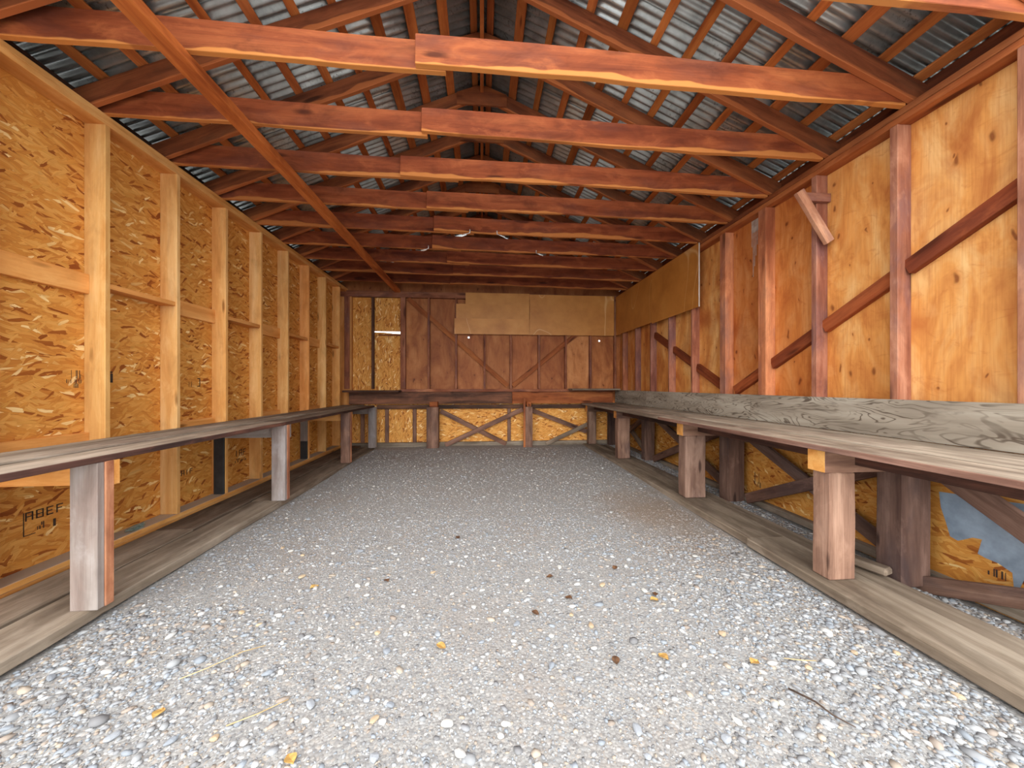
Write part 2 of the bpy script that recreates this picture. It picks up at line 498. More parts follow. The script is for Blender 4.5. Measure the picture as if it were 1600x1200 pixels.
def rects_mesh(name, rects, plane, at, depth, mat, parent):
    """flat print: thin boxes on the plane x=at ('X': rects in y,z) or y=at ('Y': rects in x,z)"""
    V, F = [], []
    for (u0, u1, w0, w1) in rects:
        i = len(V)
        for s in (0, depth):
            for (u, w) in ((u0, w0), (u1, w0), (u1, w1), (u0, w1)):
                V.append((at + s, u, w) if plane == 'X' else (u, at + s, w))
        F += [(i, i + 1, i + 2, i + 3), (i + 4, i + 7, i + 6, i + 5)] + [(i + k, i + 4 + k, i + 4 + (k + 1) % 4, i + (k + 1) % 4) for k in range(4)]
    cx = sum(v[0] for v in V) / len(V), sum(v[1] for v in V) / len(V), sum(v[2] for v in V) / len(V)
    V = [tuple(a - b for a, b in zip(v, cx)) for v in V]
    return mesh_obj(name, V, F, mat, parent, Matrix.Translation(cx))

def barcode(y0, y1, z0, z1, n, seed):
    r = random.Random(seed)
    out, y = [], y0
    st = (y1 - y0) / n
    for i in range(n):
        if r.random() < 0.72:
            out.append((y0 + i * st, y0 + i * st + st * r.uniform(0.25, 0.7), z0 + (0 if r.random() < 0.6 else (z1 - z0) * 0.55), z1 - (0 if r.random() < 0.6 else (z1 - z0) * 0.5)))
    return out

def glyphs(y0, z0, hgt, flip, pat):
    """blocky outlined characters: pat is a list of glyph bar lists in a unit cell"""
    G = {'A': [(0, .14, 0, 1), (.6, .74, 0, 1), (0, .74, .86, 1), (0, .74, .42, .54)],
         'B': [(0, .14, 0, 1), (.6, .74, 0, 1), (0, .74, .88, 1), (0, .74, .44, .56), (0, .74, 0, .12)],
         'E': [(0, .14, 0, 1), (0, .7, .86, 1), (0, .6, .44, .56), (0, .7, 0, .14)],
         'F': [(0, .14, 0, 1), (0, .7, .86, 1), (0, .6, .46, .58)],
         'I': [(0.25, .40, 0, 1)],
         'L': [(0, .14, 0, 1), (0, .7, 0, .14)],
         'O': [(0, .12, 0, 1), (.6, .72, 0, 1), (0, .72, .88, 1), (0, .72, 0, .12)]}
    out = []
    for k, ch in enumerate(pat):
        if ch == ' ': continue
        for (a, b, c, d) in G[ch]:
            a2, b2 = (k + a) * hgt, (k + b) * hgt
            if flip: a2, b2 = -b2, -a2
            out.append((y0 + a2, y0 + b2, z0 + c * hgt, z0 + d * hgt))
    return out

# ------------------------------------------------------------------ ground
def ground():
    nx, ny = 90, 120
    xs = np.linspace(-9, 9, nx); ys = np.linspace(-9, 10, ny)
    V, F = [], []
    for y in ys:
        for x in xs:
            z = -0.055 if y < 2 else -0.055 + 0.045 * min(1, (y - 2) / 4)
            z += 0.008 * math.sin(x * 2.1 + y * 0.7) * math.cos(y * 1.3)
            if abs(x) > 3.1 or y > YB + 0.25 or y < -1: z -= 0.02
            V.append((x, y, z))
    for j in range(ny - 1):
        for i in range(nx - 1):
            a = j * nx + i
            F.append((a, a + 1, a + nx + 1, a + nx))
    o = mesh_obj('floor', V, F, M['ground'], smooth=True)
    tag(o, 'grey packed gravel ground of the open shed', 'ground', 'structure')
ground()

def gz(x, y):
    z = -0.055 if y < 2 else -0.055 + 0.045 * min(1, (y - 2) / 4)
    return z + 0.008 * math.sin(x * 2.1 + y * 0.7) * math.cos(y * 1.3)

# ------------------------------------------------------------------ left wall
wl = root('wall_left', 'left wall of pale pine studs and strand board sheathing', 'wall', (XL, 4, 0), 'structure')
XO = XL - 0.140
STUD0 = 2.858                                      # far edge of stud 0
def sy(k): return STUD0 + 0.61 * k
edges = [Y0] + [sy(k) - 0.019 for k in (-1, 1, 3, 5, 7)] + [YB + 0.1]
panels_l = []
for i in range(len(edges) - 1):
    panels_l.append(panel('osb_panel', XO - 0.012, XO, edges[i] + 0.0015, edges[i + 1] - 0.0015, -0.06, ZL - 0.0, M['osb_y'], wl, jit(0.04, (1.14, 1.12, 1.16))))
for k in range(-1, 8):
    c = jit(0.06)
    if k == 5: c = (1.0, 0.80, 0.68)
    if k in (2, 7): c = (1.0, 0.90, 0.80)
    bx('stud', XO, XL, sy(k) - 0.038, sy(k), 0.082, ZL - 0.076, M['pine'], wl, c)
bx('stud', XO, XL, YB + 0.04, YB + 0.078, 0.082, ZL - 0.076, M['pine'], wl, (0.9, 0.75, 0.62))
bx('top_plate', XO, XL, Y0, YB + 0.1, ZL - 0.076, ZL - 0.038, M['pine'], wl, (0.94, 0.80, 0.66))
bx('top_plate', XO, XL, Y0, YB + 0.1, ZL - 0.038, ZL, M['pine'], wl, (0.90, 0.76, 0.60))
bx('bottom_plate', XO, XL, Y0, YB + 0.1, 0.044, 0.082, M['dustplate'], wl)
bx('sole_plate', XO, XL - 0.004, Y0, YB + 0.1, -0.06, 0.0435, M['dustplate'], wl, (.8, .72, .66))
for k in range(0, 8):                               # noggings between the studs, alternately flat and on edge
    ya, yb = sy(k - 1), sy(k) - 0.038
    c = (1.0, 0.82, 0.66)
    if k % 2 == 0:
        bx('nogging', XO + 0.0, XO + 0.038, ya, yb, 1.885, 2.025, M['pine'], wl, c)
        bx('nogging', XO + 0.0, XO + 0.038, ya, yb, 0.752, 0.892, M['pine'], wl, (0.96, 0.78, 0.62))
    else:
        bx('nogging', XO + 0.0, XO + 0.13, ya, yb, 1.935, 1.973, M['pine'], wl, (0.92, 0.72, 0.56))
# grade stamps printed on the strand board
def stamp(par, rects, plane='X', at=XO, depth=0.0012):
    o = rects_mesh('grade_stamp', rects, plane, at, depth, M['ink'], par)
    o['label'] = 'black printed grade stamp'
B1 = (2.712, 2.805, 1.211, 1.335)
stamp(panels_l[1], barcode(B1[0], B1[1], B1[2], B1[2] + 0.06, 15, 1) + barcode(B1[0], B1[1], B1[2] + 0.065, B1[3], 13, 2))
stamp(panels_l[1], [(2.980, 2.990, 1.212, 1.33), (3.000, 3.022, 1.25, 1.32), (2.980, 3.02, 1.325, 1.335)])
stamp(panels_l[2], barcode(3.745, 3.80, 1.215, 1.265, 6, 4) + [(3.875, 3.885, 1.22, 1.30), (3.85, 3.885, 1.294, 1.302), (3.85, 3.885, 1.218, 1.226)])
stamp(panels_l[1], glyphs(2.488, 0.375, 0.055, False, 'ABEF') + [(2.478, 2.483, 0.285, 0.43), (2.478, 2.54, 0.283, 0.288), (2.635, 2.65, 0.29, 0.34)] + barcode(2.53, 2.60, 0.30, 0.345, 7, 6))
stamp(panels_l[2], glyphs(3.655, 0.365, 0.05, False, 'AIF'))
stamp(panels_l[3], glyphs(4.40, 0.40, 0.07, False, 'IAF') + barcode(4.40, 4.60, 0.33, 0.375, 9, 9))

# ------------------------------------------------------------------ right wall
wr = root('wall_right', 'right wall of knotty plywood and reddish studs above strand board', 'wall', (XR, 4, 0), 'structure')
XP = XR + 0.105                                    # plywood face
XQ = XR + 0.06                                     # strand board face below the bench
RY = [Y0] + [1.69 + 0.6025 * k for k in range(0, 10)]    # near faces of the studs
rt = {-1: (1, 1, 1), 0: (1, .99, .97), 1: (1, .96, .90), 2: (.84, .64, .54), 3: (.72, .53, .46), 4: (1.0, .98, .94), 5: (1.04, 1.02, .94), 6: (1.04, 1.0, .90), 7: (.98, .9, .78), 8: (.9, .78, .68), 9: (.86, .7, .6)}
sidx = {0: (.9, .84, .82), 1: (1.0, .92, .92), 2: (.86, .74, .76), 3: (1.34, 1.06, .78), 4: (1.30, 1.04, .80), 5: (.96, .78, .76), 6: (.98, .82, .80), 7: (.70, .62, .72), 8: (.66, .58, .66), 9: (1.0, .82, .7)}
ply = {}
def SW(k): return 0.10 if k in (3, 4) else 0.038 if k > 4 else 0.05
for i, y in enumerate(RY):
    k = i - 1
    y2 = RY[i + 1] if i + 1 < len(RY) else YB + 0.1
    if y < YB: ply[k] = panel('plywood_panel', XP, XP + 0.014, max(y - 0.019, Y0), min(y2, YB + 0.12) - 0.0195, 1.02, ZR - 0.02, M['ply_side'], wr, rt.get(k, (1, 1, 1)))
    if y < YB and k >= 0:
        bx('stud', XR, XP, y - SW(k), y, 0.9, ZR - 0.09, M['stud_red'], wr, sidx.get(k, (1, 1, 1)))
bx('top_plate', XR, XP, Y0, YB + 0.1, ZR - 0.090, ZR - 0.045, M['fir'], wr, (1.12, 1.05, 0.95))
bx('top_plate', XR - 0.005, XP, Y0, YB + 0.1, ZR - 0.045, ZR, M['fir'], wr, (0.86, 0.82, 0.78))
oe = [Y0, 2.42, 3.64, 4.86, 6.08, 7.30, YB + 0.1]
panels_r = [panel('osb_panel', XQ, XQ + 0.012, oe[i] + 0.002, oe[i + 1] - 0.002, -0.06, 1.06, M['osb_y'], wr, jit(0.05)) for i in range(6)]
bx('bottom_plate', XQ - 0.06, XQ, Y0, YB + 0.1, -0.03, 0.03, M['walk'], wr)
# let-in diagonal bracing between the studs
def wall_x(name, P, Q, bays, x0, t, w, mat, par, col):
    """pieces of one diagonal line P->Q (y,z) cut to the bays between studs"""
    (ya, za), (yb, zb) = P, Q
    for (s, e) in bays:
        lo, hi = max(s, min(ya, yb)), min(e, max(ya, yb))
        if hi - lo < 0.05: continue
        f = lambda y: za + (zb - za) * (y - ya) / (yb - ya)
        board(name, (x0 + t / 2, lo, f(lo)), (x0 + t / 2, hi, f(hi)), w, t, (1, 0, 0), mat, par, col)
bays = [(RY[i], RY[i + 1] - SW(i)) for i in range(len(RY) - 1)]
wall_x('brace', (1.62, 2.36), (3.93, 1.17), bays, XP - 0.05, 0.05, 0.10, M['fir'], wr, (0.84, 0.60, 0.52))
wall_x('brace', (4.05, 1.17), (5.9, 2.10), bays, XP - 0.05, 0.05, 0.10, M['fir'], wr, (0.66, 0.48, 0.44))
# pale drips down one plywood sheet beside a stud
o = rects_mesh('paint_drip', [(3.61, 3.72, 2.90, 3.04)] + [(3.61 + 0.020 * q, 3.61 + 0.020 * q + 0.008, 2.42 + 0.11 * (q * 7 % 4), 2.905) for q in range(6)], 'X', XP - 0.0012, 0.001, M['drip'], ply[3])
o['label'] = 'pale grey drip stain'
# grade stamps and a patch of blue-grey paint on the lower sheathing
stamp(panels_r[0], barcode(1.70, 1.875, 0.135, 0.18, 16, 21), 'X', XQ - 0.0012)
stamp(panels_r[1], barcode(2.455, 2.565, 0.145, 0.20, 8, 22), 'X', XQ - 0.0012)
stamp(panels_r[1], [(3.555, 3.56, 0.19, 0.30), (3.61, 3.618, 0.17, 0.30)] + barcode(3.50, 3.59, 0.15, 0.205, 8, 23), 'X', XQ - 0.0012)
pp = [(2.06, 0.548), (1.795, 0.575), (1.60, 0.60), (1.60, 0.16), (1.70, 0.17), (1.722, 0.09), (1.733, 0.09), (1.741, 0.193), (1.795, 0.219), (1.847, 0.224), (1.88, 0.234), (1.861, 0.326), (1.902, 0.32), (1.968, 0.272), (2.005, 0.284), (2.026, 0.368), (2.05, 0.45)]
def sheet_poly(name, pts, x, t, mat, par):
    n = len(pts)
    cy = sum(p[0] for p in pts) / n; cz = sum(p[1] for p in pts) / n
    V = [(-t / 2, p[0] - cy, p[1] - cz) for p in pts] + [(t / 2, p[0] - cy, p[1] - cz) for p in pts]
    F = [tuple(range(n)), tuple(range(2 * n - 1, n - 1, -1))] + [(i, (i + 1) % n, n + (i + 1) % n, n + i) for i in range(n)]
    return mesh_obj(name, V, F, mat, par, Matrix.Translation((x, cy, cz)))
o = sheet_poly('paint_patch', pp, XQ - 0.001, 0.0015, M['paint'], panels_r[0])
o['label'] = 'patch of blue-grey paint'

# ------------------------------------------------------------------ back wall
wb = root('wall_back', 'back wall of dark red plywood with strand board corner and cross braces', 'wall', (0, YB, 0), 'structure')
YP = YB + 0.085
def holed(x0, x1, y0, y1, z0, z1, h, mat, par, col):
    """sheet with a small hole that lets daylight through"""
    c = Vector(((x0 + x1) / 2, y0, (z0 + z1) / 2)); r_ = 0.024
    o4 = [(x0, z0), (x1, z0), (x1, z1), (x0, z1)]
    i8 = [(h[0] + r_ * a, h[1] + r_ * b) for a, b in ((-.7, -.7), (.7, -.7), (.7, .7), (-.7, .7))]
    V = [(x - c.x, dy, z - c.z) for dy in (0, y1 - y0) for (x, z) in o4 + i8]
    F = []
    for k in range(4):
        n_ = (k + 1) % 4
        F += [(k, n_, 4 + n_, 4 + k), (8 + n_, 8 + k, 12 + k, 12 + n_), (4 + k, 4 + n_, 12 + n_, 12 + k), (n_, k, 8 + k, 8 + n_)]
    return mesh_obj('plywood_panel', V, F, mat, par, Matrix.Translation(c), color=col)
ZB = 3.10
bxs = [-2.70, -2.20, -1.60, -1.085, -0.53, 0.055, 0.60, 1.195, 1.765, 2.30, 2.84]
for i, x in enumerate(bxs):
    w = 0.10 if i in (0, 2) else 0.042
    mat, col = (M['stud_red'], (.74, .60, .54)) if i != 1 else (M['darkboard'], (1.0, .9, .9))
    bx('stud', x - w / 2, x + w / 2, YB, YP, 1.16, ZB - 0.08, mat, wb, col)
bx('stud', -2.70, -2.61, YB + 0.02, YP, 0.05, ZB, M['pine'], wb, (.72, .56, .46))
for i in range(2, 10):
    c = [(1, 1, 1)] * 3 + [(.86, .80, .78), (.98, .92, .88), (.94, .9, .86), (.96, .86, .82), (.92, .82, .78), (1.3, 1.42, 1.5), (1.2, 1.2, 1.2)]
    xe = bxs[i + 1] - 0.0 if i < 9 else 3.0
    if i in (4, 9): holed(bxs[i], xe, YP, YP + 0.014, 0.86, ZB, (-0.275, 2.232) if i == 4 else (2.515, 2.188), M['ply_back'], wb, c[i])
    else: panel('plywood_panel', bxs[i], xe, YP, YP + 0.014, 0.86, ZB, M['ply_back'], wb, c[i])
osb_c = (1.28, 1.32, 1.50)
panel('osb_panel', -2.75, -2.198, YP + 0.001, YP + 0.013, 2.335, ZB, M['osb_z'], wb, osb_c)
panel('osb_panel', -2.75, -2.198, YP + 0.001, YP + 0.013, 0.8, 2.3345, M['osb_z'], wb, osb_c)
panel('osb_panel', -2.198, -1.60, YP, YP + 0.012, 2.335, ZB, M['osb_z'], wb, osb_c)
sv = [(-2.197, 0.8), (-1.60, 0.8), (-1.60, 2.285), (-1.8, 2.292), (-2.0, 2.312), (-2.197, 2.318)]
V = [(x + 1.9, dy, z - 1.5) for dy in (0, 0.012) for x, z in sv]
F = [(0, 1, 2, 3, 4, 5), (11, 10, 9, 8, 7, 6)] + [(i, (i + 1) % 6, 6 + (i + 1) % 6, 6 + i) for i in range(6)]
mesh_obj('osb_panel', V, F, M['osb_z'], wb, Matrix.Translation((-1.9, YP, 1.5)), color=osb_c)
bx('shim', -2.10, -1.62, YP - 0.016, YP - 0.002, 2.245, 2.275, M['fir'], wb, (.8, .7, .66))
bx('top_plate', -2.85, 2.98, YB - 0.005, YP, ZB - 0.08, ZB + 0.04, M['stud_red'], wb, (.66, .54, .48))
bx('sill', -1.66, 2.9, YB - 0.03, YP + 0.01, 1.10, 1.155, M['stud_red'], wb, (.86, .68, .56))
board('brace', (-1.5, YB + 0.028, 3.0), (0.54, YB + 0.028, 1.22), 0.09, 0.03, (0, 1, 0), M['fir'], wb, (1.0, .98, .9))
board('brace', (0.64, YB + 0.028, 1.22), (2.05, YB + 0.028, 2.36), 0.09, 0.03, (0, 1, 0), M['fir'], wb, (1.0, .95, .9))
bf = root('bench_frame', 'open bench frame of brown posts and crossed braces along the back wall', 'frame', (0, YB - 0.15, 0))
bx('apron_board', -2.64, 0.62, YB - 0.052, YB - 0.012, 0.855, 1.095, M['darkboard'], bf, (1.6, 1.35, 1.2))
bx('apron_board', 0.625, 2.76, YB - 0.052, YB - 0.012, 0.855, 1.095, M['fir'], bf, (1.0, 0.94, 0.88))
bx('ledger', -2.1, 2.76, YB - 0.04, YB + 0.0, 0.755, 0.835, M['darkboard'], bf, (1.3, 1.2, 1.1))
for a, b, mt in ((-2.8, -1.35, 'osb_z'), (-1.35, -0.95, 'osb_x'), (-0.95, 0.93, 'osb_x'), (0.93, 2.93, 'osb_x')):
    panel('osb_panel', a, b, YB + 0.05, YB + 0.062, -0.06, 0.87, M[mt], wb, (1.40, 1.48, 1.75))
for x, c in ((-2.4, (1.2, 1, .9)), (-1.92, (.9, .75, .7)), (-1.37, (1, .85, .8)), (0.565, (1, .9, .88))):
    bx('stud', x - 0.035, x + 0.035, YB, YB + 0.05, 0.0, 0.79, M['post'], wb, c)
bx('bottom_plate', -2.64, 2.8, YB - 0.03, YB + 0.05, -0.02, 0.07, M['walk'], wb)
for x0, x1 in ((-1.09, -0.86), (0.86, 1.02)):
    bx('post', x0, x1, YB - 0.26, YB - 0.06, -0.03, 0.80, M['post'], bf, (.86, .74, .70))
    bx('post_cap', x0 + 0.05, x1 - 0.02, YB - 0.20, YB - 0.055, 0.80, 0.90, M['fir'], bf, (1.0, .92, .82))
bx('post_cleat', 0.835, 0.875, YB - 0.27, YB - 0.22, -0.03, 0.98, M['fir'], bf, (1.1, 1.1, 1.1))
YX = YB - 0.045
board('brace', (-0.84, YX, 0.71), (0.50, YX, 0.02), 0.09, 0.03, (0, 1, 0), M['post'], bf, (.80, .66, .62))
board('brace', (-0.74, YX - 0.035, 0.02), (0.84, YX - 0.035, 0.74), 0.09, 0.03, (0, 1, 0), M['post'], bf, (1.0, .84, .80))
board('brace', (1.03, YX, 0.72), (2.2, YX, 0.26), 0.09, 0.03, (0, 1, 0), M['post'], bf, (.74, .62, .58))
board('brace', (1.33, YX - 0.035, 0.02), (2.3, YX - 0.035, 0.46), 0.08, 0.03, (0, 1, 0), M['grey'], bf, (.9, .84, .8))
# gable above the plate
gv = [(-2.9, ZB + 0.04), (2.98, ZB + 0.04), (2.98, 3.25), (0.05, 4.52), (-2.9, 3.30)]
V = [(x, 0, z) for x, z in gv] + [(x, 0.014, z) for x, z in gv]
F = [(0, 1, 2, 3, 4), (9, 8, 7, 6, 5)] + [(i, (i + 1) % 5, 5 + (i + 1) % 5, 5 + i) for i in range(5)]
mesh_obj('gable_panel', V, F, M['ply_back'], wb, Matrix.Translation((0, YP, 0)), color=(.8, .74, .72))

# ------------------------------------------------------------------ roof frame and sheets
ce = root('ceiling', 'open roof of red joists, rafters and corrugated iron sheets', 'ceiling', (0, 4, ZL), 'structure')
JY = [2.231 + 0.587 * k for k in range(-1, 9)]
laps_l = [-0.25, -0.22, -0.42, -0.22, -0.15, -0.1, -0.3, -0.2, -0.1, -0.2]
laps_r = [-0.5, -0.40, -0.46, -0.75, -0.6, -0.6, -0.7, -0.55, -0.5, -0.6]
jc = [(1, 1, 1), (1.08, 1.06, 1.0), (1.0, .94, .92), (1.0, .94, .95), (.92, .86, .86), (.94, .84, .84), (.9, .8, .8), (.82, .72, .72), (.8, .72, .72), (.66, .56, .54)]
ZC = (ZL + ZR) / 2
JH = 0.184
def jz(x): return ZL + (ZR - ZL) * (x + 2.707) / (2.83 + 2.707)
for k, y in enumerate(JY):
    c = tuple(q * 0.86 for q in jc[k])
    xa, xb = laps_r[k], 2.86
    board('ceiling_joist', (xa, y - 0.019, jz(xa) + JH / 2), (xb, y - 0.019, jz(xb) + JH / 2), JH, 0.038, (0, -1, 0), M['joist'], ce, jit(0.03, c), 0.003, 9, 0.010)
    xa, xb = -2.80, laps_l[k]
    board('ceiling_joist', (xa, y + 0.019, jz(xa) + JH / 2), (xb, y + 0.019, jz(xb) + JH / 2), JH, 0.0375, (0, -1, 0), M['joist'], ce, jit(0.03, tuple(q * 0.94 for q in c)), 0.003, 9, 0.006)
    for s in (-1, 1):
        if s > 0: e, zt = 3.02, None
        else: e, zt = -2.98, None
        dz = 0.07
        board('rafter', (s * 0.018, y - 0.058, RB + dz - PITCH * 0.018), (e, y - 0.058, RB + dz - PITCH * abs(e)), 0.14, 0.038, (0, -1, 0) if s > 0 else (0, 1, 0), M['rafter'], ce, jit(0.08, (1, .96, .92) if s > 0 else (1.04, 1, .95)), 0.003, 5, 0.004)
    if k > 0:
        gw = 0.27
        V = []
        zc = RB - 0.03
        pts = [(-gw, zc - 0.075), (gw, zc - 0.075), (gw, zc + 0.05), (0.05, zc + 0.13), (-0.05, zc + 0.13), (-gw, zc + 0.05)]
        V = [(x, -0.011, z - zc) for x, z in pts] + [(x, 0.011, z - zc) for x, z in pts]
        F = [(5, 4, 3, 2, 1, 0), (6, 7, 8, 9, 10, 11)] + [(i, (i + 1) % 6, 6 + (i + 1) % 6, 6 + i) for i in range(6)]
        mesh_obj('gusset', V, F, M['fir'], ce, Matrix.Translation((0.0, y - 0.0885, zc)), color=(.84, .76, .72))
RT = 0.155                                          # rafter underside to top, measured vertically
for s in (-1, 1):
    sn = Vector((s * math.sin(math.atan(PITCH)), 0, math.cos(math.atan(PITCH))))
    for i in range(12):
        x = s * (0.075 + 0.258 * i)
        z = RB + RT - PITCH * abs(x) + 0.011
        wid = random.choice((0.062, 0.07, 0.085))
        board('purlin', (x, Y0, z), (x, YB + 0.08, z), wid, 0.021, sn, M['purlin'], ce, jit(0.22, (.94, .92, .88)))
    ys_ = np.linspace(Y0 - 0.1, YB + 0.2, 12)
    for j in range(11):                             # corrugated sheets, ribs running up the slope
        ya, yb = ys_[j] - 0.03, ys_[j + 1] + 0.03
        n = int((yb - ya) / 0.07 * 10)
        lift = 0.004 * (j % 2)
        V = []
        for q in range(n + 1):
            y = ya + (yb - ya) * q / n
            off = 0.0145 * math.sin(2 * math.pi * y / 0.07) + 0.038 + lift
            for ax in (0.0, 1.6, 3.2):
                V.append((s * ax, y, RB + RT - PITCH * ax + off))
        cx = Vector((s * 1.6, (ya + yb) / 2, RB + RT - PITCH * 1.6))
        V = [Vector(v) - cx for v in V]
        F = []
        for q in range(n):
            for r in range(2):
                a = q * 3 + r
                F.append((a, a + 1, a + 4, a + 3) if s > 0 else (a, a + 3, a + 4, a + 1))
        o = mesh_obj('roof_sheet', V, F, M['metal'], ce, Matrix.Translation(cx), smooth=True)
        md = o.modifiers.new('thickness', 'SOLIDIFY'); md.thickness = 0.0015
bx('ridge_board', -0.018, 0.018, Y0, YB + 0.08, RB + 0.03, RB + 0.15, M['purlin'], ce, (.9, .84, .8))
# eave boards closing the gap between plate and sheets
bx('eave_board', XO - 0.03, XO, Y0, YB + 0.1, ZL - 0.02, RB + RT - PITCH * abs(XO) + 0.02, M['darkboard'], ce, (.7, .66, .62))
bx('eave_board', XP, XP + 0.03, Y0, YB + 0.1, ZR - 0.02, RB + RT - PITCH * XP + 0.02, M['rafter'], ce, (.7, .62, .56))
board('tie_strap', (-1.765, Y0 + 0.1, jz(-1.75) - 0.032), (-1.70, YB, jz(-1.75) - 0.032), 0.105, 0.062, (0, 0, -1), M['purlin'], ce, (1.06, .96, .84), 0.004, 9, 0.006)['label'] = 'long orange strap nailed under the joists'

# ------------------------------------------------------------------ left workbench
def workbench_left():
    b = root('workbench', 'long grey plank workbench against the strand board wall, thin board legs', 'workbench', (-2.38, 4.3, 0.025))
    zt, t = 0.852, 0.038
    jy = 3.93
    for (ya, yb) in ((1.3, jy), (jy + 0.004, 7.05)):
        e = bx('plank_edge', -2.05, -2.042, ya, yb, zt - t, zt - 0.004, M['darkboard'], b, (1.5, 1.25, 1.25) if ya < 2 else (.9, .8, .78))
        e['label'] = 'dark reddish edge of the plank'
    segs = [(-2.268, -2.05, 1.3, jy, (1, .97, .95)), (-2.268, -2.05, jy + 0.004, 7.05, (.72, .66, .62)),
            (-2.484, -2.284, 1.3, 4.9, (1.0, 1, 1)), (-2.484, -2.284, 4.905, 7.2, (.76, .70, .66)),
            (-2.705, -2.495, 1.3, 3.4, (.98, .98, .97)), (-2.705, -2.495, 3.404, 7.25, (.8, .76, .72))]
    for (x0, x1, y0, y1, c) in segs:
        bx('bench_plank', x0, x1, y0, y1, zt - t, zt + (0.004 if x0 in (-2.484, 2.310) else -0.003), M['grey'], b, c, 0.006)
    legs = [(2.09, 'greyboard', (1, 1, 1)), (3.92, 'greyboard', (1.04, 1.06, 1.10)), (5.75, 'post', (1.06, .94, .90)), (7.10, 'greyboard', (1, 1.04, 1.12))]
    for i, (y, mt, c) in enumerate(legs):
        bx('leg', -2.18, -2.045, y, y + 0.038, 0.027, zt - t, M[mt], b, c)
        l2 = bx('leg_backing', -2.175, -2.040, y + 0.038, y + 0.085, 0.027, zt - t, M['stud_red'] if i != 3 else M['greyboard'], b, (1.1, .98, .86))
        l2['label'] = 'orange two-by-four behind the leg'
        bx('cross_arm', -2.695, -2.045, y + 0.0851, y + 0.123, zt - t - 0.14, zt - t - 0.001, M['pine'] if i in (0, 2) else M['greyboard'], b, (.98, .80, .62) if i in (0, 2) else (1, 1, 1))
    for y, blackto in ((4.06, 1), (5.68, 0)):
        pass
    return b
workbench_left()
def stub(y0, y1, x0, x1, z0, zm, z1, label):
    r = root('support_stub', label, 'post', ((x0 + x1) / 2, (y0 + y1) / 2, z0))
    bx('black_end', x0, x1, y0, y1, z0, zm, M['black'], r)
    if zm < z1: bx('grey_end', x0, x1, y0, y1, zm, z1, M['greyboard'], r, (.92, .92, .92))
stub(4.015, 4.038, XL - 0.105, XL - 0.005, 0.083, 0.811, 0.811, 'short black-painted post upright against a pale stud under the bench')
stub(5.84, 5.866, XL - 0.115, XL - 0.012, 0.083, 0.36, 0.811, 'short grey post with black-painted foot under the bench')

